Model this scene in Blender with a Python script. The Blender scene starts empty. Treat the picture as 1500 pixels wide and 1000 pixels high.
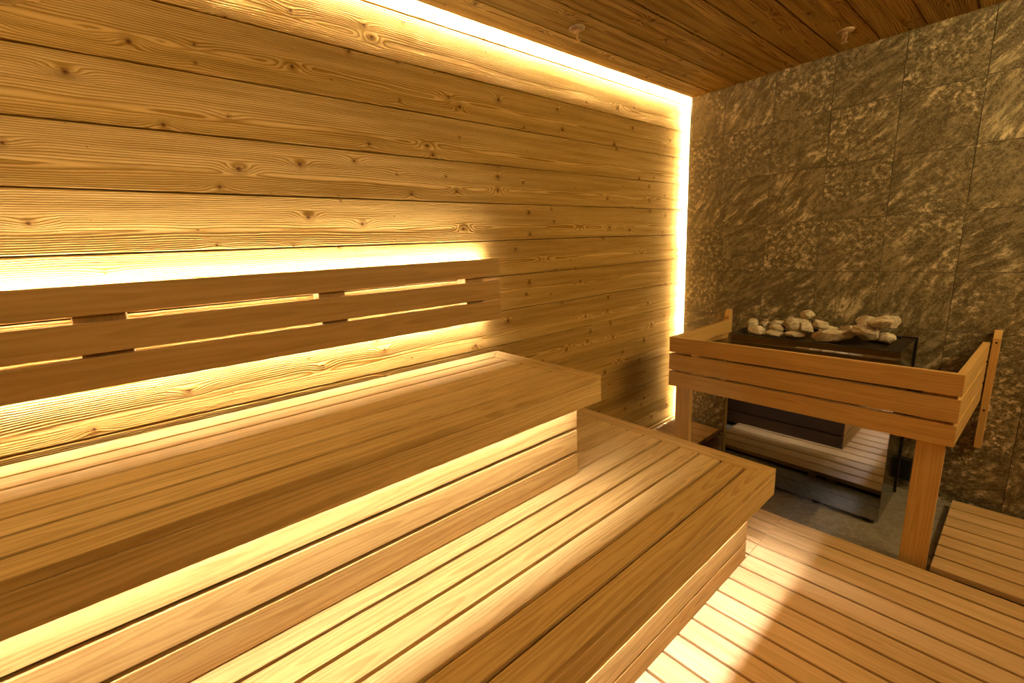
import bpy, bmesh, math, random
from mathutils import Vector, Matrix
random.seed(7)
C = bpy.context.scene.collection
S = bpy.context.scene

# ---------------------------------------------------------------- camera
def cam_axes(yaw, pitch, roll):
    cy, sy, cp, sp = math.cos(yaw), math.sin(yaw), math.cos(pitch), math.sin(pitch)
    f = Vector((cy*cp, sy*cp, sp)); r = Vector((sy, -cy, 0)); u = r.cross(f)
    r2 = math.cos(roll)*r + math.sin(roll)*u
    u2 = -math.sin(roll)*r + math.cos(roll)*u
    return r2, u2, f
r_, u_, f_ = cam_axes(0.880979, -0.208789, -0.050533)
cd = bpy.data.cameras.new('camera'); cam = bpy.data.objects.new('camera', cd); C.objects.link(cam)
M3 = Matrix((r_, u_, -f_)).transposed()
cam.matrix_world = Matrix.Translation((-3.09604, -1.67426, 1.39674)) @ M3.to_4x4()
cd.sensor_width = 36; cd.lens = 636.523/1500*36; cd.clip_start = 0.02
S.camera = cam

# ---------------------------------------------------------------- world, exposure
w = bpy.data.worlds.new('world'); S.world = w; w.use_nodes = True
w.node_tree.nodes['Background'].inputs[0].default_value = (1, .8, .55, 1)
w.node_tree.nodes['Background'].inputs[1].default_value = 0.02
S.view_settings.view_transform = 'Standard'; S.view_settings.look = 'None'
S.view_settings.gamma = 1; S.view_settings.use_curve_mapping = False
S.view_settings.exposure = 0.12
S.cycles.max_bounces = 12; S.cycles.diffuse_bounces = 8; S.cycles.glossy_bounces = 4
S.cycles.sample_clamp_indirect = 6
LED = (1.0, .90, .84)
FILL_STRIP = (1.0, .74, .34)
FILL_LAMP = (1.0, .76, .40)
LEDW = (1.0, .92, .93)
P_CEIL, P_CORNER, P_BACK, P_UPPER, P_LOWER, P_FILL_STRIP = 2700, 2100, 330, 205, 245, 350
P_FILL_LAMP = 58

# ---------------------------------------------------------------- node helpers
class NT:
    def __init__(s, name):
        s.m = bpy.data.materials.new(name); s.m.use_nodes = True
        s.t = s.m.node_tree; s.b = s.t.nodes['Principled BSDF']
    def n(s, typ, **k):
        o = s.t.nodes.new(typ)
        for a, v in k.items(): setattr(o, a, v)
        return o
    def put(s, sock, v):
        if isinstance(v, bpy.types.NodeSocket): s.t.links.new(v, sock)
        else: sock.default_value = v
    def math(s, op, a, b=0.0, c=None, clamp=False):
        o = s.n('ShaderNodeMath', operation=op, use_clamp=clamp)
        s.put(o.inputs[0], a); s.put(o.inputs[1], b)
        if c is not None: s.put(o.inputs[2], c)
        return o.outputs[0]
    def vmath(s, op, a, b=(0, 0, 0)):
        o = s.n('ShaderNodeVectorMath', operation=op)
        s.put(o.inputs[0], a); s.put(o.inputs[1], b); return o
    def vec(s, x, y, z=0.0):
        o = s.n('ShaderNodeCombineXYZ')
        for i, v in enumerate((x, y, z)): s.put(o.inputs[i], v)
        return o.outputs[0]
    def noise(s, v, scale=1.0, detail=2.0, rough=.5, dist=0.0):
        o = s.n('ShaderNodeTexNoise', noise_dimensions='3D')
        s.put(o.inputs['Vector'], v); s.put(o.inputs['Scale'], scale); s.put(o.inputs['Detail'], detail)
        s.put(o.inputs['Roughness'], rough); s.put(o.inputs['Distortion'], dist)
        return o.outputs[0]
    def mrange(s, v, a, b, c=0.0, d=1.0, smooth=True):
        o = s.n('ShaderNodeMapRange', interpolation_type='SMOOTHSTEP' if smooth else 'LINEAR')
        s.put(o.inputs[0], v)
        for i, x in enumerate((a, b, c, d)): s.put(o.inputs[i+1], x)
        return o.outputs[0]
    def mix(s, f, a, b, mode='MIX'):
        o = s.n('ShaderNodeMix', data_type='RGBA', blend_type=mode)
        s.put(o.inputs[0], f); s.put(o.inputs[6], a); s.put(o.inputs[7], b); return o.outputs[2]
    def bump(s, h, strength, dist):
        o = s.n('ShaderNodeBump'); s.put(o.inputs['Height'], h)
        o.inputs['Strength'].default_value = strength; o.inputs['Distance'].default_value = dist
        s.t.links.new(o.outputs[0], s.b.inputs['Normal'])
def c4(c): return (c[0], c[1], c[2], 1)

def wood(name, light, dark, knot=(.2, .08, .02), freq=220, warp=.03, contrast=.6, knots=0.0, fibre=.25,
         bump=.0, bdist=.001, var=.25, rough=.5, hcurve=.02, streak=.35, spec=.16):
    N = NT(name)
    uv = N.n('ShaderNodeUVMap').outputs[0]
    g = N.n('ShaderNodeNewGeometry'); r = g.outputs['Random Per Island']
    sp = N.n('ShaderNodeSeparateXYZ'); N.put(sp.inputs[0], uv)
    r2 = N.math('FRACT', N.math('MULTIPLY', r, 17.31)); r3 = N.math('FRACT', N.math('MULTIPLY', r, 53.7))
    u = N.math('ADD', sp.outputs[0], N.math('MULTIPLY', r, 41.0))
    v = sp.outputs[1]
    ro = N.math('MULTIPLY', r2, 30.0)
    n1 = N.noise(N.vec(N.math('MULTIPLY', u, 1.1), N.math('MULTIPLY', v, 4.0), ro), 1.0, 3.0, .5)
    vc = N.math('ADD', N.math('ADD', v, N.math('MULTIPLY', N.math('SUBTRACT', r3, .5), .05)),
                N.math('MULTIPLY', N.math('SUBTRACT', n1, .5), warp))
    hh = N.math('MULTIPLY', N.noise(N.vec(N.math('MULTIPLY', u, 1.7), ro, r), 1.0, 1.0), hcurve*2)
    q = N.math('SQRT', N.math('ADD', N.math('MULTIPLY', vc, vc), N.math('MULTIPLY', hh, hh)))
    kmask = None
    if knots > 0:
        su, sv = 4.6, 11.0
        sc = N.vec(N.math('MULTIPLY', u, su), N.math('MULTIPLY', v, sv), N.math('MULTIPLY', r2, 90.0))
        vo = N.n('ShaderNodeTexVoronoi', voronoi_dimensions='2D'); 
        sc2 = N.vec(N.math('MULTIPLY', u, su), N.math('ADD', N.math('MULTIPLY', v, sv), N.math('MULTIPLY', r2, 90.0)))
        N.put(vo.inputs['Vector'], sc2); N.put(vo.inputs['Scale'], 1.0); N.put(vo.inputs['Randomness'], .9)
        dl = N.vmath('SUBTRACT', sc2, vo.outputs['Position']).outputs[0]
        ds = N.n('ShaderNodeSeparateXYZ'); N.put(ds.inputs[0], dl)
        du = N.math('DIVIDE', ds.outputs[0], su); dv = N.math('DIVIDE', ds.outputs[1], sv)
        cs = N.n('ShaderNodeSeparateXYZ'); N.put(cs.inputs[0], vo.outputs['Color'])
        size = N.mrange(cs.outputs[0], .25, 1.0, 0.0, 1.0, False)
        dist = N.math('SQRT', N.math('ADD', N.math('MULTIPLY', du, du), N.math('MULTIPLY', dv, dv)))
        dist2 = N.math('SQRT', N.math('ADD', N.math('MULTIPLY', N.math('MULTIPLY', du, du), .12), N.math('MULTIPLY', dv, dv)))
        bend = N.math('MULTIPLY', N.math('EXPONENT', N.math('MULTIPLY', N.math('POWER', N.math('DIVIDE', dist2, .016), 2.0), -1.0)), N.math('MULTIPLY', size, .022*knots))
        q = N.math('ADD', q, bend)
        dist = N.math('ADD', dist, N.math('MULTIPLY', N.math('SUBTRACT', N.noise(N.vec(N.math('MULTIPLY', u, 120.0), N.math('MULTIPLY', v, 120.0), r), 1.0, 1.0), .5), .005))
        rad = N.math('ADD', N.math('MULTIPLY', size, .0135), .0008)
        kmask = N.math('SUBTRACT', 1.0, N.mrange(dist, N.math('MULTIPLY', rad, .35), rad))
        kcore = N.math('SUBTRACT', 1.0, N.mrange(dist, 0.0, N.math('MULTIPLY', rad, .45)))
        khalo = N.math('SUBTRACT', 1.0, N.mrange(dist, rad, N.math('MULTIPLY', rad, 2.2)))
    fine = N.noise(N.vec(N.math('MULTIPLY', u, 9.0), N.math('MULTIPLY', v, 130.0), ro), 1.0, 3.0, .6)
    q = N.math('ADD', q, N.math('MULTIPLY', N.math('SUBTRACT', fine, .5), .0025))
    ph = N.math('MULTIPLY', q, freq)
    fr = N.math('FRACT', ph)
    # softwood ring: slow rise then sharp dark latewood
    ring = N.math('MULTIPLY', N.mrange(fr, .15, .82), N.math('SUBTRACT', 1.0, N.mrange(fr, .86, 1.0)))
    fib = N.noise(N.vec(N.math('MULTIPLY', u, 22.0), N.math('MULTIPLY', v, 900.0), ro), 1.0, 2.0, .7)
    stk = N.noise(N.vec(N.math('MULTIPLY', u, 1.6), N.math('MULTIPLY', v, 38.0), ro), 1.0, 4.0, .6)
    stk = N.mrange(stk, .3, .7)
    f = N.math('ADD', N.math('MULTIPLY', ring, contrast), N.math('ADD', N.math('MULTIPLY', N.math('SUBTRACT', fib, .5), fibre*1.6), N.math('MULTIPLY', N.math('SUBTRACT', stk, .3), streak)), clamp=True)
    col = N.mix(f, c4(light), c4(dark))
    if kmask is not None:
        col = N.mix(N.math('MULTIPLY', khalo, .35), col, c4([d*.9 for d in dark]))
        col = N.mix(N.math('MULTIPLY', kmask, .75), col, c4(knot))
        col = N.mix(N.math('MULTIPLY', kcore, .8), col, c4([k*.35 for k in knot]))
    tone = N.math('ADD', 1.0-var*.5, N.math('MULTIPLY', r3, var))
    tc = N.n('ShaderNodeCombineColor')
    N.put(tc.inputs[0], N.math('POWER', tone, .8)); N.put(tc.inputs[1], tone); N.put(tc.inputs[2], N.math('POWER', tone, 1.4))
    col = N.mix(1.0, col, tc.outputs[0], 'MULTIPLY')
    N.put(N.b.inputs['Base Color'], col)
    N.b.inputs['Specular IOR Level'].default_value = spec
    N.put(N.b.inputs['Roughness'], N.math('ADD', rough-.08, N.math('MULTIPLY', f, .16)))
    if bump > 0:
        h = N.math('ADD', N.math('MULTIPLY', ring, 1.0), N.math('MULTIPLY', fib, .25))
        if kmask is not None: h = N.math('ADD', h, N.math('SUBTRACT', N.math('MULTIPLY', khalo, .9), N.math('MULTIPLY', kcore, 2.2)))
        N.bump(h, bump, bdist)
    return N.m

def stone(name, base, dark, light, scale=1.0, bump=.4, rough=.6, veins=1.0):
    N = NT(name)
    uv = N.n('ShaderNodeUVMap').outputs[0]
    r = N.n('ShaderNodeNewGeometry').outputs['Random Per Island']
    rot = N.n('ShaderNodeVectorRotate', rotation_type='Z_AXIS'); N.put(rot.inputs['Vector'], uv)
    N.put(rot.inputs['Angle'], N.math('ADD', .35, N.math('MULTIPLY', r, .9)))
    p = N.vmath('ADD', rot.outputs[0], N.vec(N.math('MULTIPLY', r, 31.0), N.math('MULTIPLY', r, 17.0), N.math('MULTIPLY', r, 9.0))).outputs[0]
    big = N.noise(p, 3.2*scale, 3, .6, .6)
    wv = N.n('ShaderNodeTexNoise'); N.put(wv.inputs['Vector'], p); wv.inputs['Scale'].default_value = 2.4*scale; wv.inputs['Detail'].default_value = 2
    off = N.vmath('SCALE', N.vmath('SUBTRACT', wv.outputs['Color'], (.5, .5, .5)).outputs[0]); off.inputs[3].default_value = .08
    pw = N.vmath('ADD', p, off.outputs[0]).outputs[0]
    st = N.vmath('MULTIPLY', pw, (9*scale, 30*scale, 10)).outputs[0]
    lam = N.noise(st, 1.0, 7, .74, .05)                   # slaty streaks
    mot = N.noise(pw, 48*scale, 7, .74, .1)
    wl = N.mrange(N.noise(p, 2.1*scale, 2, .5), .40, .60, .15, .75)
    lm = N.math('ADD', N.math('MULTIPLY', lam, wl), N.math('MULTIPLY', mot, N.math('SUBTRACT', 1.0, wl)))              # mottling
    fin = N.noise(p, 170*scale, 3, .6)
    m = N.mrange(lm, .42, .57)
    col = N.mix(m, c4(dark), c4(base))
    vm = N.math('MULTIPLY', N.mrange(lm, .52, .60),
                N.mrange(big, .36, .60))
    col = N.mix(N.math('MULTIPLY', vm, .85*veins), col, c4(light))
    col = N.mix(N.math('MULTIPLY', N.mrange(fin, .45, .7), .35), col, c4([(a+b)/2 for a, b in zip(light, base)]))
    tone = N.math('ADD', .86, N.math('MULTIPLY', r, .24))
    tc = N.n('ShaderNodeCombineColor')
    for i in range(3): N.put(tc.inputs[i], tone)
    N.put(N.b.inputs['Base Color'], N.mix(1.0, col, tc.outputs[0], 'MULTIPLY'))
    N.b.inputs['Roughness'].default_value = rough
    N.b.inputs['Specular IOR Level'].default_value = .3
    N.bump(N.math('ADD', N.math('ADD', lam, mot), N.math('MULTIPLY', fin, .4)), bump, .004)
    return N.m

def plain(name, col, rough=.5, metal=0.0, noise_amt=.15, nscale=40, spec=.5):
    N = NT(name)
    tc = N.n('ShaderNodeTexCoord').outputs['Object']
    n = N.noise(tc, nscale, 3, .6)
    N.put(N.b.inputs['Base Color'], N.mix(N.math('MULTIPLY', n, noise_amt*2, clamp=True), c4(col), c4([c*.6 for c in col])))
    N.b.inputs['Roughness'].default_value = rough; N.b.inputs['Metallic'].default_value = metal
    N.b.inputs['Specular IOR Level'].default_value = spec
    return N.m

def emit(name, col, strength):
    N = NT(name); e = N.n('ShaderNodeEmission'); e.inputs[0].default_value = c4(col); e.inputs[1].default_value = strength
    N.t.links.new(e.outputs[0], N.t.nodes['Material Output'].inputs[0]); return N.m

M_WALL = wood('brushed_spruce', (.56, .34, .092), (.25, .125, .016), knot=(.16, .06, .015), freq=170, warp=.06, contrast=.72,
              knots=1.0, fibre=.22, bump=1.0, bdist=.0026, var=.16, rough=.6, hcurve=.012, streak=.45, spec=0.0)
M_CEIL = wood('spruce_ceiling', (.42, .255, .048), (.17, .08, .007), knot=(.10, .04, .008), freq=130, warp=.08, contrast=.62,
              knots=1.0, fibre=.2, bump=.8, bdist=.0024, var=.22, rough=.5, hcurve=.02, streak=.75, spec=.12)
M_BENCH = wood('bench_wood', (.68, .455, .165), (.34, .185, .044), freq=110, warp=.07, contrast=.34, fibre=.7, var=.42, rough=.46, spec=.05,
               hcurve=.03, streak=.45, bump=.08, bdist=.0006)
M_DECK = wood('deck_wood', (.71, .48, .225), (.45, .265, .075), freq=110, warp=.04, contrast=.28, fibre=.5, var=.2, rough=.40, spec=.10,
              hcurve=.03, streak=.45, bump=.08, bdist=.0006)
M_BACKR = wood('backrest_wood', (.42, .25, .08), (.27, .14, .035), freq=80, warp=.05, contrast=.3, fibre=.5, var=.12, rough=.45,
               hcurve=.03, streak=.45, bump=.08, bdist=.0006)
M_GUARD = wood('guard_wood', (.68, .43, .14), (.46, .245, .06), freq=110, warp=.05, contrast=.3, fibre=.5, var=.12, rough=.42,
               hcurve=.02, streak=.45, bump=.08, bdist=.0006)
M_DARKEND = plain('dark_end_riser', (.09, .055, .03), .6)  # much darker than the bench wood, for the lower bench's end riser
M_UNDER = plain('dark_gap_backing', (.10, .05, .018), .8)  # colour darkened to keep the bench slat gaps in shade
M_STONE = stone('slate_tile', (.26, .212, .11), (.085, .066, .03), (.86, .72, .41), .95, .9, .5)
M_FLOOR = stone('floor_tile_stone', (.27, .24, .18), (.19, .165, .12), (.38, .34, .26), 1.0, .15, .42, veins=.5)
M_GROUT = plain('pale_grout', (.42, .38, .29), .8)
M_DGROUT = plain('dark_grout', (.05, .04, .028), .9)
M_PLASTER = plain('backing_board', (.30, .2, .1), .9)
M_BLACK = plain('black_powder_coated_steel', (.012, .010, .008), .38, 0, .1)
M_TRAY = plain('sooty_tray_steel', (.030, .022, .012), .55, 0, .6, 30, .2)
M_MIRROR = plain('dark_polished_front', (.27, .275, .262), .035, 1.0, .04, 3)
M_SIDE = plain('dark_polished_side', (.12, .10, .07), .10, 1.0, .04, 3)
M_BRASS = plain('brushed_metal', (.80, .62, .34), .28, 1.0, .1)
M_DISC = plain('cream_rose', (.36, .24, .10), .5)
M_SCREW = plain('dark_screw', (.03, .02, .012), .4, .6)
M_PROFILE = plain('aluminium_profile', (.75, .66, .5), .4, .6)

# ---------------------------------------------------------------- geometry helpers
def new_bm():
    bm = bmesh.new(); bm.loops.layers.uv.new('UVMap'); return bm
def prism(bm, pts, z0, z1, bev=.0015, axis='x', mat=None, seg=1, fn=None):
    """horizontal polygon pts [(x,y)] extruded z0..z1, chamfered, UV in metres with u along axis"""
    t = bmesh.new()
    a = [t.verts.new((x, y, z0)) for x, y in pts]; b = [t.verts.new((x, y, z1)) for x, y in pts]
    n = len(pts)
    t.faces.new(a); t.faces.new(b)
    for i in range(n): t.faces.new((a[i], a[(i+1) % n], b[(i+1) % n], b[i]))
    bmesh.ops.recalc_face_normals(t, faces=t.faces)
    if bev > 0: bmesh.ops.bevel(t, geom=list(t.edges), offset=bev, segments=seg, affect='EDGES', profile=.6)
    ax = 'xyz'.index(axis)
    co = [v.co.copy() for v in t.verts]
    ctr = [(min(c[i] for c in co)+max(c[i] for c in co))/2 for i in range(3)]
    lay = bm.loops.layers.uv.active
    vm = {v: bm.verts.new(fn(v.co) if fn else v.co) for v in t.verts}
    ou = random.random()*3
    for f in t.faces:
        try: nf = bm.faces.new([vm[v] for v in f.verts])
        except ValueError: continue
        nm = f.normal; k = max(range(3), key=lambda i: abs(nm[i]))
        if k == ax: k2 = [i for i in range(3) if i != ax]; iu, iv = k2
        else:
            iu = ax; iv = [i for i in range(3) if i not in (ax, k)][0]
        for l, v in zip(nf.loops, f.verts):
            l[lay].uv = (v.co[iu]-ctr[iu]+ou, v.co[iv]-ctr[iv] + (.5*(k+1)*.013))
    t.free()
def box(bm, x0, x1, y0, y1, z0, z1, bev=.0015, axis='x', seg=1, fn=None):
    x0, x1 = sorted((x0, x1)); y0, y1 = sorted((y0, y1)); z0, z1 = sorted((z0, z1))
    prism(bm, [(x0, y0), (x1, y0), (x1, y1), (x0, y1)], z0, z1, bev, axis, seg=seg, fn=fn)
def obj(name, bm, mat, parent=None, smooth=False):
    me = bpy.data.meshes.new(name); bm.to_mesh(me); bm.free()
    o = bpy.data.objects.new(name, me); C.objects.link(o)
    me.materials.append(mat)
    if smooth:
        for p in me.polygons: p.use_smooth = True
    if parent:
        o.parent = parent; o.matrix_parent_inverse = Matrix.Translation(-Vector(parent.location))
    return o
def tag(o, label=None, cat=None, group=None, kind=None):
    if label: o['label'] = label
    if cat: o['category'] = cat
    if group: o['group'] = group
    if kind: o['kind'] = kind
    return o
def thing(name, label, cat, loc, group=None):
    o = bpy.data.objects.new(name, None); C.objects.link(o); o.location = loc; o.empty_display_size = .1
    return tag(o, label, cat, group)
def lathe(bm, prof, c, n=24):
    """profile [(r,z)] turned about a vertical axis through c"""
    lay = bm.loops.layers.uv.active
    rings = []
    for r, z in prof:
        rings.append([bm.verts.new((c[0]+r*math.cos(2*math.pi*i/n), c[1]+r*math.sin(2*math.pi*i/n), c[2]+z)) for i in range(n)])
    for a, b in zip(rings, rings[1:]):
        for i in range(n): bm.faces.new((a[i], a[(i+1) % n], b[(i+1) % n], b[i]))
    bm.faces.new(rings[0][::-1]); bm.faces.new(rings[-1])
    bmesh.ops.recalc_face_normals(bm, faces=bm.faces)

XW, YR, H = -4.30, -3.00, 2.352        # room end behind the camera, right wall, ceiling
WY = .03                               # face of the wooden wall
FZ = -.045                             # tiled floor

# ---------------------------------------------------------------- setting
PITCH = .1735
# wooden wall (left): horizontal shiplap boards
bm = new_bm()
tops = [2.309 - PITCH*k for k in range(0, 14)]
edges = [2.309+PITCH] + tops
for a, b in zip(edges, edges[1:]):
    lo = max(b, .045); hi = min(a, 2.44)
    box(bm, XW, .045, WY, WY+.018, lo+.0018, hi-.0018, .003, 'x')
tag(obj('wall_left', bm, M_WALL), kind='structure')
bm = new_bm(); box(bm, XW, .20, WY+.018, WY+.10, -.12, 2.50, 0)
tag(obj('wall_left_backing', bm, M_UNDER), kind='structure')
# pale strip at the foot and the corner strip by the stone wall
bm = new_bm(); box(bm, XW, .0, WY-.006, WY+.012, .012, .045, .001, 'x')
tag(obj('baseboard_left', bm, M_WALL), kind='structure')
bm = new_bm(); box(bm, -.020, .03, WY-.003, WY, .045, 2.352, .0008, 'z')
tag(obj('trim_1', bm, M_WALL), kind='structure')

# stone wall (back)
bm = new_bm(); T = .297
ys = [0.0, -.232]
while ys[-1] > YR: ys.append(ys[-1]-T)
zs = [-.06+.036]
zs = [1.176 - T*4] + [1.176 + T*k for k in range(-3, 4)] + [2.40]
zs = [FZ-.01] + [z for z in zs if z > FZ+.02]
for y1, y0 in zip(ys, ys[1:]):
    for z0, z1 in zip(zs, zs[1:]):
        g = .0013
        # tiles face -x : polygon in xy, extruded in z
        box(bm, 0.0, .012, y0+g, y1-g, z0+g, z1-g, .0008, 'y')
tag(obj('wall_back', bm, M_STONE), kind='structure')
bm = new_bm(); box(bm, .0035, .011, YR, -.0015, FZ-.02, 2.39, 0); box(bm, .013, .028, YR, -.025, FZ-.02, 2.39, 0); box(bm, .05, .10, YR, .2, -.12, 2.5, 0)
tag(obj('wall_back_backing', bm, M_DGROUT), kind='structure')

# ceiling boards
bm = new_bm()
ye = [0.0, -.135]
while ye[-1] > YR: ye.append(ye[-1]-.1755)
for i, (a, b) in enumerate(zip(ye, ye[1:])):
    last = b <= YR
    box(bm, XW, .0, a-(0 if i == 0 else .0022), b+.0022, H, H+.018, .003, 'x')
tag(obj('ceiling', bm, M_CEIL), kind='structure')
bm = new_bm(); box(bm, XW, .10, -.012, YR, H+.018, H+.03, 0); box(bm, XW, .20, .2, YR-.2, H+.07, H+.12, 0)
tag(obj('ceiling_backing', bm, M_PLASTER), kind='structure')

# floor tiles with pale joints
bm = new_bm()
jx = [0.05, -.10, -.70, -1.30, -1.90, -2.50, -3.10, -3.70, -4.35]
jy = [.10, -.41, -1.01, -1.61, -2.21, -2.81, -3.05]
for a, b in zip(jx, jx[1:]):
    for c, d in zip(jy, jy[1:]):
        box(bm, b+.0012, a-.0012, d+.0012, c-.0012, FZ-.01, FZ, .0006, 'x')
tag(obj('floor', bm, M_FLOOR), kind='structure')
bm = new_bm(); box(bm, XW-.05, .1, YR-.05, .12, FZ-.06, FZ-.0012, 0)
tag(obj('floor_backing', bm, M_GROUT), kind='structure')

# the two walls behind the camera
bm = new_bm()
for a, b in zip(edges, edges[1:]):
    lo = max(b, FZ); hi = min(a, H-.001)
    if hi-lo > .02: box(bm, XW-.02, .10, YR-.018, YR, lo+.0018, hi-.0018, .003, 'x')
tag(obj('wall_right', bm, M_WALL), kind='structure')
bm = new_bm()
for a, b in zip(edges, edges[1:]):
    lo = max(b, FZ); hi = min(a, H-.001)
    if hi-lo > .02: box(bm, XW-.018, XW, YR, WY, lo+.0018, hi-.0018, .003, 'y')
tag(obj('wall_front', bm, M_WALL), kind='structure')
bm = new_bm(); box(bm, XW-.10, XW-.02, YR-.1, .1, -.12, 2.5, 0); box(bm, XW-.1, .2, YR-.10, YR-.02, -.12, 2.5, 0)
tag(obj('wall_front_backing', bm, M_UNDER), kind='structure')

# ---------------------------------------------------------------- light strips in the gaps, and added unseen fill lights
def led(name, x0, x1, y0, y1, z0, z1, power, parent=None, label=None, col=LED, up=None):
    """thin glowing tape; power = emission strength"""
    m = emit('led_glow_'+name, col, power)
    bm = new_bm(); box(bm, x0, x1, y0, y1, z0, z1, 0)
    o = obj(name, bm, m, parent)
    return o
t = thing('light_strip', 'warm light strip glowing in the gap along the ceiling edge of the wooden wall', 'light strip', (-2.1, .005, H+.035))
led('light_tape', XW, .03, -.0095, -.0025, H+.034, H+.036, P_CEIL, t)
bm = new_bm(); box(bm, XW, .03, -.016, .004, H+.0365, H+.045, .001, 'x'); obj('light_profile', bm, M_PROFILE, t)
t = thing('light_strip', 'warm upright light strip glowing in the corner beside the stone wall', 'light strip', (.035, .0, 0))
led('light_tape', .030, .032, -.0115, -.0014, .02, 2.36, P_CORNER, t)
bm = new_bm(); box(bm, .0325, .040, -.018, .004, .02, 2.36, .001, 'z'); obj('light_profile', bm, M_PROFILE, t)
t = thing('light_strip', 'warm added fill strip, out of view along the top of the right wall', 'light strip', (-2.1, YR+.03, H-.02))  # unseen fill strip, added to brighten the stone wall and guard
led('light_tape', -1.5, -.1, YR+.0405, YR+.0425, H-.040, H-.010, P_FILL_STRIP, t, col=FILL_STRIP)
bm = new_bm(); box(bm, XW+.1, -.1, YR+.002, YR+.040, H-.046, H-.001, .001, 'x'); obj('light_profile', bm, M_PROFILE, t)

t = thing('ceiling_fill_lamp', 'round added fill lamp on the ceiling above the benches, out of view', 'lamp', (-3.35, -.72, H))  # unseen fill lamp, added to light the bench tops from above
bm = new_bm(); lathe(bm, [(.125, -.0005), (.125, -.022), (.112, -.026), (.112, -.020)], (-3.35, -.72, H), 40); obj('fill_lamp_housing', bm, M_PROFILE, t)
bm = new_bm(); lathe(bm, [(.110, -.027), (.105, -.036), (.07, -.042), (.01, -.044)], (-3.35, -.72, H), 40); obj('fill_lamp_shade', bm, emit('fill_lamp_glow', FILL_LAMP, P_FILL_LAMP), t)

# ---------------------------------------------------------------- benches
XB = -4.26
def bench(label, cat, x1, y0, y1, ztop, thick, gaps, fas_bottom, riser_y, riser_x, risers, power, led_y, led_z, zfoot, end_mat, end_power=0):
    t = thing('sauna_bench', label, cat, ((XB+x1)/2, (y0+y1)/2, zfoot))
    z0 = ztop-thick; g = .0058; xe = x1-.088
    # slats
    bm = new_bm()
    for a, b in zip(gaps, gaps[1:]):
        box(bm, XB, xe-.0012, b+g, a-g, z0, ztop, .0014, 'x', 2)
    obj('slatted_seat', bm, M_BENCH, t)
    bm = new_bm(); prism(bm, [(XB, y1), (x1, y1), (xe, gaps[-1]-g), (XB, gaps[-1]-g)], z0, ztop, .0028, 'x', seg=2)
    obj('front_frame_board', bm, M_BENCH, t)
    bm = new_bm(); prism(bm, [(XB, y0), (x1, y0), (xe, gaps[0]+g), (XB, gaps[0]+g)], z0, ztop, .0028, 'x', seg=2)
    obj('rear_frame_board', bm, M_BENCH, t)
    bm = new_bm(); prism(bm, [(x1, y1+.0006), (x1, y0-.0006), (xe+.0006, gaps[0]+g), (xe+.0006, gaps[-1]-g)], z0, ztop, .0028, 'y', seg=2)
    obj('end_frame_board', bm, M_BENCH, t)
    # fascia
    fz = z0-.0012
    bm = new_bm(); prism(bm, [(XB, y1), (x1, y1), (x1-.024, y1+.024), (XB, y1+.024)], fas_bottom, fz, .0018, 'x')
    obj('front_fascia', bm, M_BENCH, t)
    bm = new_bm(); prism(bm, [(x1, y1+.0006), (x1, y0), (x1-.024, y0), (x1-.024, y1+.0246)], fas_bottom, fz, .0018, 'y')
    obj('end_fascia', bm, M_BENCH, t)
    # posts under the slats plus an added dark panel that blocks light
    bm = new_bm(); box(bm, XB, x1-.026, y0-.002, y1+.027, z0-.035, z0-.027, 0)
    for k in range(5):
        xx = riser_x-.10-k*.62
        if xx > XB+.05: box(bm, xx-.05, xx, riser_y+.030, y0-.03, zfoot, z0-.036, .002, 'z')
    obj('support_and_light_block', bm, M_UNDER, t)
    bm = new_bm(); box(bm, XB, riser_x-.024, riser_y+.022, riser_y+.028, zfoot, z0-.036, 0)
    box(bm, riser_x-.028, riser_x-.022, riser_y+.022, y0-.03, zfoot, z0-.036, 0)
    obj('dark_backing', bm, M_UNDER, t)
    # riser boards, front and returning along the end
    for a, b in risers:
        bm = new_bm(); prism(bm, [(XB, riser_y), (riser_x, riser_y), (riser_x-.02, riser_y+.02), (XB, riser_y+.02)], a, b, .002, 'x', seg=2)
        obj('riser_board', bm, M_BENCH, t); bm = new_bm()
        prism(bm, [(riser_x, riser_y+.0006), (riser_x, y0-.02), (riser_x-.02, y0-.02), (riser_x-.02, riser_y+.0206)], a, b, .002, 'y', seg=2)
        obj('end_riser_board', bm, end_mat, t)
    led('light_tape', XB, x1-.06, led_y-.004, led_y+.004, led_z, led_z+.002, power, t, col=LEDW)
    if end_power:
        led('light_tape', riser_x+.012, riser_x+.020, led_y+.03, y0-.30, led_z, led_z+.002, end_power, t, col=LEDW)
    return t
bench('upper wooden sauna bench with a slatted seat, along the wooden wall under the backrest', 'bench',
      -1.806, 0.012, -.643, .905, .024, [-.0875, -.181, -.275, -.368, -.461, -.556], .799, -.521, -1.815,
      [(.4445, .537), (.551, .644), (.658, .751), (.765, .844)], P_UPPER, -.592, .842, .4425, M_BENCH)
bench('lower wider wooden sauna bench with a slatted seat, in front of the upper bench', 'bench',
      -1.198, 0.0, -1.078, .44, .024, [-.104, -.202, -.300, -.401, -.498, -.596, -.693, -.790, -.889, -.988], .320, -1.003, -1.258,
      [(-.012, .079), (.088, .183), (.192, .287), (.296, .378)], P_LOWER, -1.030, .376, .003, M_DARKEND, 170)

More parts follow.
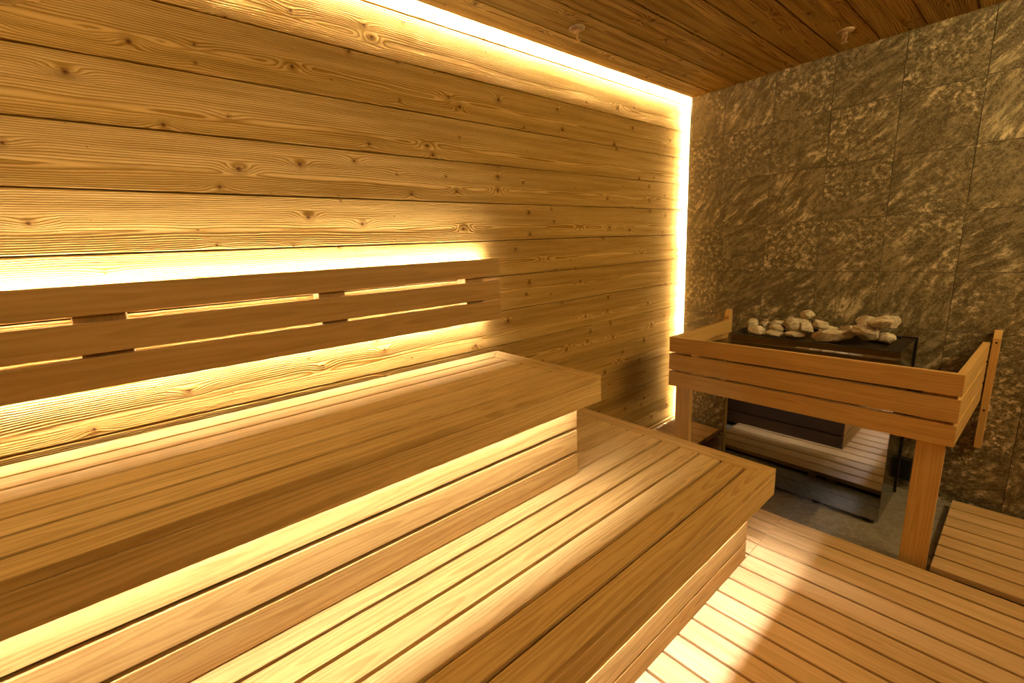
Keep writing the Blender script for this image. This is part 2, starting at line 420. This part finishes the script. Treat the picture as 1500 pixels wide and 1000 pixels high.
# ---------------------------------------------------------------- backrest
t = thing('backrest', 'dark wooden three-board backrest lit from behind on the wooden wall', 'backrest', (-3.0, 0, 1.07))
yf = -.060
for a, b in ((1.279, 1.359), (1.175, 1.259), (1.078, 1.165)):
    bm = new_bm(); box(bm, -4.15, -1.820, yf, yf+.022, a, b, .002, 'x', 2); obj('backrest_board', bm, M_BACKR, t)
for a, b in ((-3.262, -3.150), (-2.630, -2.535), (-2.000, -1.905), (-3.95, -3.85)):
    bm = new_bm(); box(bm, a, b, yf+.0225, WY-.001, 1.104, 1.332, .002, 'z'); obj('spacer_block', bm, M_BACKR, t)
for z in (1.343, 1.084):
    led('light_tape', -4.12, -1.872, -.004, -.0005, z, z+.007, P_BACK, t, col=LEDW)
    bm = new_bm(); box(bm, -4.12, -1.872, yf+.0225, -.0045, z-.003, z+.010, .001, 'x'); obj('light_profile', bm, M_PROFILE, t)

# ---------------------------------------------------------------- floor decks
def shear(k, x_ref=0, y_ref=-1.01):
    return lambda c: Vector((c.x + k*(y_ref-c.y), c.y, c.z))
def deck(label, xs, y0, y1, ztop, bear_x, fn=None, group='slatted wooden floor grates'):
    x_hi, x_lo = xs[0], xs[-1]
    t = thing('floor_grate', label, 'floor grate', ((x_hi+x_lo)/2, (y0+y1)/2, FZ), group)
    bm = new_bm()
    for a, b in zip(xs, xs[1:]):
        box(bm, b+.0055, a-.0055, y1, y0, ztop-.026, ztop, .003, 'y', 2, fn=fn)
    obj('grate_slats', bm, M_DECK, t)
    n = max(2, int((y0-y1)/.6)+1)
    for k in range(n):
        yy = y0-.03 - (y0-y1-.06-.04)*k/(n-1)
        bm = new_bm(); box(bm, x_lo+.008, x_hi-.006, yy-.04, yy, FZ+.0005, ztop-.0265, .002, 'x', fn=fn)
        obj('bearer', bm, M_DECK, t)
    return t
SH = shear(.035)
p = .1013
xs = [-.818-p*k for k in range(34)]
deck('large slatted wooden floor grate in front of the lower bench', xs, -1.0050, -2.93, 0.0, 0, SH)
xs = [-.818-p*k for k in range(5)] + [-1.2560]
deck('short slatted wooden floor grate disappearing under the end of the lower bench', xs, -.345, -1.0045, 0.0, 0)
xs = [-.036-.1*k for k in range(9)]
deck('small slatted wooden floor grate in the glowing corner left of the stove', xs[:9], .022, -.325, .026, 0)
k_ = (.762-.050)/7
xs = [-.050-k_*k for k in range(8)]
deck('slatted wooden floor grate against the stone wall, right of the stove', xs, -1.547, -2.93, 0.0, 0, shear(.03, 0, -1.547))

# ---------------------------------------------------------------- stove
hx0, hx1, hy0, hy1, hz0, hz1 = -.510, -.145, -.552, -1.327, -.022, .848
t = thing('sauna_stove', 'black box-shaped sauna stove with a mirror-like front, against the stone wall', 'stove', ((hx0+hx1)/2, (hy0+hy1)/2, FZ))
bm = new_bm()
wt = .014
box(bm, hx0+.004, hx0+wt, hy1+.004, hy0-.004, hz0, hz1, .001)
box(bm, hx1-wt, hx1, hy1+.004, hy0-.004, hz0, hz1, .001)
box(bm, hx0+.004, hx1, hy1+.004, hy1+wt, hz0, hz1, .001)
box(bm, hx0+.004, hx1, hy0-wt, hy0-.004, hz0, hz1, .001)
box(bm, hx0+.016, hx1-.016, hy1+.016, hy0-.016, hz1-.10, hz1-.045, 0)
box(bm, hx0+.006, hx1-.004, hy1+.006, hy0-.006, hz0, hz0+.01, 0)
obj('stove_body', bm, M_BLACK, t)
bm = new_bm(); box(bm, hx0, hx0+.004, hy1, hy0, hz0, hz1-.002, .0008); obj('front_panel', bm, M_MIRROR, t)
bm = new_bm(); box(bm, hx0+.0045, hx1+.002, hy1, hy1+.004, hz0, hz1-.002, .0008); obj('side_panel', bm, M_SIDE, t)
bm = new_bm(); box(bm, hx0+.0045, hx1+.002, hy0-.004, hy0, hz0, hz1-.002, .0008); obj('side_panel', bm, M_SIDE, t)
bm = new_bm(); box(bm, hx1+.018, hx1+.040, hy1-.006, hy0+.006, hz0, hz1+.006, .001); box(bm, hx1, hx1+.018, hy1+.03, hy0-.03, hz0+.1, hz1-.05, 0)
obj('rear_panel', bm, M_BLACK, t)
# top rim frame with two openings, and trays
ymid = -.935
bm = new_bm()
for (a, b, c, d) in ((hx0, hx0+.030, hy1, hy0), (hx1-.045, hx1+.002, hy1, hy0), (hx0+.03, hx1-.045, hy0-.035, hy0),
                     (hx0+.03, hx1-.045, hy1, hy1+.065), (hx0+.03, hx1-.045, ymid-.035, ymid+.035)):
    box(bm, a, b, c, d, hz1-.003, hz1+.001, .0008)
obj('top_rim', bm, M_TRAY, t)
bm = new_bm(); box(bm, hx1-.045, hx1-.030, hy1+.05, hy0-.03, hz1+.001, hz1+.014, .001); obj('rear_lip', bm, M_BLACK, t)
for (c, d) in ((ymid+.035, hy0-.035), (hy1+.065, ymid-.035)):
    bm = new_bm()
    x0, x1 = hx0+.03, hx1-.045; zt, zb = hz1-.003, hz1-.022; s = .02
    box(bm, x0+s, x1-s, c+s, d-s, zb-.003, zb, 0)
    lay = bm.loops.layers.uv.active
    top = [bm.verts.new(v) for v in ((x0, c, zt), (x1, c, zt), (x1, d, zt), (x0, d, zt))]
    bot = [bm.verts.new(v) for v in ((x0+s, c+s, zb), (x1-s, c+s, zb), (x1-s, d-s, zb), (x0+s, d-s, zb))]
    for i in range(4): bm.faces.new((top[i], top[(i+1) % 4], bot[(i+1) % 4], bot[i]))
    obj('stone_tray', bm, M_TRAY, t)
for fx in (hx0+.03, hx1-.05):
    for fy in (hy0-.05, hy0-.27, hy1+.27, hy1+.05):
        bm = new_bm(); lathe(bm, [(.014, 0.0005), (.018, .004), (.018, .010), (.008, .012), (.008, .023)], (fx, fy, FZ), 16)
        obj('foot', bm, M_BLACK, t)

# stones: (x, y, width, height, label)
ST = [
 (-.300, -.598, .072, .070, 'pale stove stone at the far left end of the left heap'),
 (-.225, -.650, .066, .060, 'small pale stove stone at the back left of the left heap'),
 (-.400, -.668, .106, .070, 'large pale stove stone at the front left of the left heap'),
 (-.225, -.712, .080, .050, 'flat stove stone at the back of the left heap'),
 (-.315, -.735, .080, .068, 'upright pale stove stone in the middle of the left heap'),
 (-.450, -.778, .112, .046, 'long low stove stone at the front of the left heap'),
 (-.225, -.790, .060, .056, 'small shadowed stove stone behind the middle of the left heap'),
 (-.255, -.828, .098, .062, 'wide stove stone at the back right of the left heap'),
 (-.390, -.842, .078, .078, 'grey angular stove stone leaning at the front of the left heap'),
 (-.215, -.868, .066, .050, 'small stove stone at the back right corner of the left heap'),
 (-.330, -.888, .100, .076, 'big round stove stone at the right end of the left heap'),
 (-.460, -.872, .092, .026, 'thin flat stove stone lying low at the front right of the left heap'),
 (-.255, -.985, .118, .055, 'pale flat stove stone at the back left of the right heap'),
 (-.425, -1.040, .175, .068, 'longest stove stone at the front left of the right heap'),
 (-.270, -1.085, .110, .050, 'pale stove stone at the back, second from the left in the right heap'),
 (-.215, -1.150, .120, .066, 'big pale stove stone at the back of the right heap'),
 (-.448, -1.165, .108, .052, 'angular stove stone at the front of the right heap'),
 (-.330, -1.160, .125, .092, 'tallest stove stone in the middle of the right heap'),
 (-.310, -1.232, .105, .074, 'reddish slanted stove stone at the right of the right heap'),
 (-.440, -.985, .085, .042, 'small stove stone at the front left corner of the right heap'),
 (-.345, -1.035, .080, .050, 'rounded stove stone behind the longest stone, left middle of the right heap'),
 (-.235, -1.225, .080, .055, 'small stove stone at the back right of the right heap'),
 (-.445, -1.232, .120, .040, 'flat pale stove stone at the front right of the right heap'),
]
M_ROCK = stone('stove_rock', (.66, .55, .34), (.36, .28, .16), (.80, .72, .52), 2.4, .6, .85)
def rock(name, c, sx, sy, sz, seed):
    rnd = random.Random(seed); t = bmesh.new()
    for i in range(26):
        v = Vector((rnd.gauss(0, 1), rnd.gauss(0, 1), rnd.gauss(0, 1))).normalized()
        v = v * rnd.uniform(.9, 1.0)
        t.verts.new((v.x*sx*.56, v.y*sy*.56, v.z*sz*.56))
    r = bmesh.ops.convex_hull(t, input=t.verts)
    junk = list({e for e in r['geom_interior'] if isinstance(e, bmesh.types.BMVert)})
    if junk: bmesh.ops.delete(t, geom=junk, context='VERTS')
    bmesh.ops.bevel(t, geom=list(t.edges), offset=.0025, segments=1, affect='EDGES', clamp_overlap=True)
    rz = rnd.uniform(-.5, .5); ry = rnd.uniform(-.15, .15)
    bmesh.ops.rotate(t, verts=t.verts, cent=(0, 0, 0), matrix=Matrix.Rotation(rz, 3, 'Z') @ Matrix.Rotation(ry, 3, 'X'))
    lay = t.loops.layers.uv.new('UVMap')
    for f in t.faces:
        for l in f.loops: l[lay].uv = (l.vert.co.y+l.vert.co.x*.5, l.vert.co.z+l.vert.co.x*.4)
    zmin = min(v.co.z for v in t.verts)
    me = bpy.data.meshes.new(name); t.to_mesh(me); t.free()
    o = bpy.data.objects.new(name, me); C.objects.link(o); me.materials.append(M_ROCK)
    for p_ in me.polygons: p_.use_smooth = False
    o.location = (c[0], c[1], c[2]-zmin)
    return o
from mathutils.bvhtree import BVHTree
def bvh(o, dz=0.0):
    off = o.location + Vector((0, 0, dz)) if o.parent is None else Vector((0, 0, dz))
    return BVHTree.FromPolygons([v.co + off for v in o.data.vertices], [list(p_.vertices) for p_ in o.data.polygons])
placed = [bvh(o) for o in t.children if o.name.startswith(('stone_tray', 'top_rim', 'rear_lip', 'stove_body'))]
order = sorted(range(len(ST)), key=lambda i: (ST[i][4].startswith(('tall', 'upright', 'reddish', 'big pale', 'grey')), ST[i][0] < -.4))
for i in order:
    x, y, wd, ht, lab = ST[i]
    x = min(max(x, hx0+.075), hx1-.085)
    o = rock('stove_stone', (x, y, hz1), min(wd*1.05, .088), wd*1.06, ht*.76+.015, 100+i*7)
    zz = hz1 + .14
    while zz > hz1-.05:                       # lower the stone until it touches what lies below
        o.location.z = zz
        tr = bvh(o)
        if any(tr.overlap(q) for q in placed): break
        zz -= .002
    o.location.z = zz + .002
    placed.append(bvh(o))
    tag(o, lab, 'stone', 'stones heaped on the stove')

# ---------------------------------------------------------------- guard rail around the stove
X0 = -.790
t = thing('stove_guard', 'wooden three-rail guard fence around the stove', 'guard rail', (-.4, -.95, FZ))
yl, yr, yrw = -.337, -1.556, -1.582
RZ = ((.760, .848), (.652, .747), (.552, .640))
for a, b in RZ:
    bm = new_bm(); box(bm, X0, X0+.024, yr, yl, a, b, .002, 'y', 2); obj('front_rail', bm, M_GUARD, t)
    bm = new_bm(); box(bm, X0+.0246, -.048, yl-.024, yl-.001, a, b, .002, 'x', 2); obj('side_rail', bm, M_GUARD, t)
    f = lambda c: Vector((c.x, c.y + (yrw-yr)*(c.x-X0)/(-X0), c.z))
    bm = new_bm(); box(bm, X0+.0246, -.048, yr+.001, yr+.025, a, b, .002, 'x', 2, fn=f); obj('side_rail', bm, M_GUARD, t)
bm = new_bm(); box(bm, X0+.0245, X0+.058, -.462, -.372, FZ+.0005, .835, .002, 'z', 2); obj('leg', bm, M_GUARD, t)
bm = new_bm(); box(bm, X0+.0245, X0+.058, -1.533, -1.446, FZ+.0005, .835, .002, 'z', 2); obj('leg', bm, M_GUARD, t)
def wall_post(ya, yb, zb, zt):
    bm = new_bm()
    # upright bolted to the stone wall, its front edge cut to a slant at the top
    pts = [(-.048, zb), (-.0005, zb), (-.0005, zt), (-.022, zt), (-.048, zt-.035)]
    lay = bm.loops.layers.uv.active
    A = [bm.verts.new((x, ya, z)) for x, z in pts]; B = [bm.verts.new((x, yb, z)) for x, z in pts]
    fs = [bm.faces.new(A), bm.faces.new(B)] + [bm.faces.new((A[i], A[(i+1) % 5], B[(i+1) % 5], B[i])) for i in range(5)]
    bmesh.ops.recalc_face_normals(bm, faces=bm.faces)
    for f in bm.faces:
        for l in f.loops: l[lay].uv = (l.vert.co.z, l.vert.co.x+l.vert.co.y)
    bmesh.ops.bevel(bm, geom=list(bm.edges), offset=.0015, segments=1, affect='EDGES')
    po = obj('wall_post', bm, M_GUARD, t)
    for z in (zt-.055, zb+.20):
        s = new_bm(); lathe(s, [(.0045, 0), (.0045, .002)], (0, 0, 0), 12)
        bmesh.ops.rotate(s, verts=s.verts, cent=(0, 0, 0), matrix=Matrix.Rotation(-math.pi/2, 3, 'Y'))
        bmesh.ops.translate(s, verts=s.verts, vec=(-.0484, (ya+yb)/2, z))
        obj('screw', s, M_SCREW, po)
wall_post(-.318, -.352, .33, .913)
wall_post(-1.612, -1.585, .308, .903)

# small dark box on the wall behind the stove
bm = new_bm(); box(bm, -.045, -.0005, -1.372, -1.300, .03, .15, .003)
tag(obj('junction_box', bm, M_BLACK), 'small dark box low on the stone wall behind the stove', 'junction box')

# ---------------------------------------------------------------- sprinkler heads
def sprinkler(x, y, label):
    t = thing('sprinkler_head', label, 'sprinkler', (x, y, H), 'sprinkler heads under the ceiling')
    bm = new_bm(); lathe(bm, [(.0355, -.0003), (.0365, -.003), (.034, -.008), (.026, -.0105), (.013, -.011), (.010, -.012)], (x, y, H), 32)
    obj('rose', bm, M_DISC, t, True)
    bm = new_bm(); lathe(bm, [(.0115, -.011), (.0115, -.018), (.009, -.020)], (x, y, H), 20); obj('collar', bm, M_BRASS, t)
    bm = new_bm()
    for s in (-1, 1):
        prev = None
        for (dx, z) in ((.0095, -.018), (.0125, -.028), (.0125, -.038), (.007, -.048), (.002, -.052)):
            ring = [bm.verts.new((x+s*dx*.6+a, y+s*dx*.8+b, H+z)) for a, b in ((-.0022, -.0022), (.0022, -.0022), (.0022, .0022), (-.0022, .0022))]
            if prev:
                for i in range(4): bm.faces.new((prev[i], prev[(i+1) % 4], ring[(i+1) % 4], ring[i]))
            prev = ring
    bmesh.ops.recalc_face_normals(bm, faces=bm.faces)
    obj('frame_arms', bm, M_BRASS, t)
    bm = new_bm(); lathe(bm, [(.0025, -.020), (.0025, -.048)], (x, y, H), 12); obj('glass_bulb', bm, M_DISC, t)
    bm = new_bm(); lathe(bm, [(.004, -.050), (.015, -.0525), (.015, -.054), (.004, -.056)], (x, y, H), 20); obj('deflector', bm, M_BRASS, t)
sprinkler(-1.424, -.216, 'metal sprinkler head hanging from the ceiling nearest the glowing wall edge')
sprinkler(-.300, -.935, 'metal sprinkler head on the ceiling close to the stone wall')
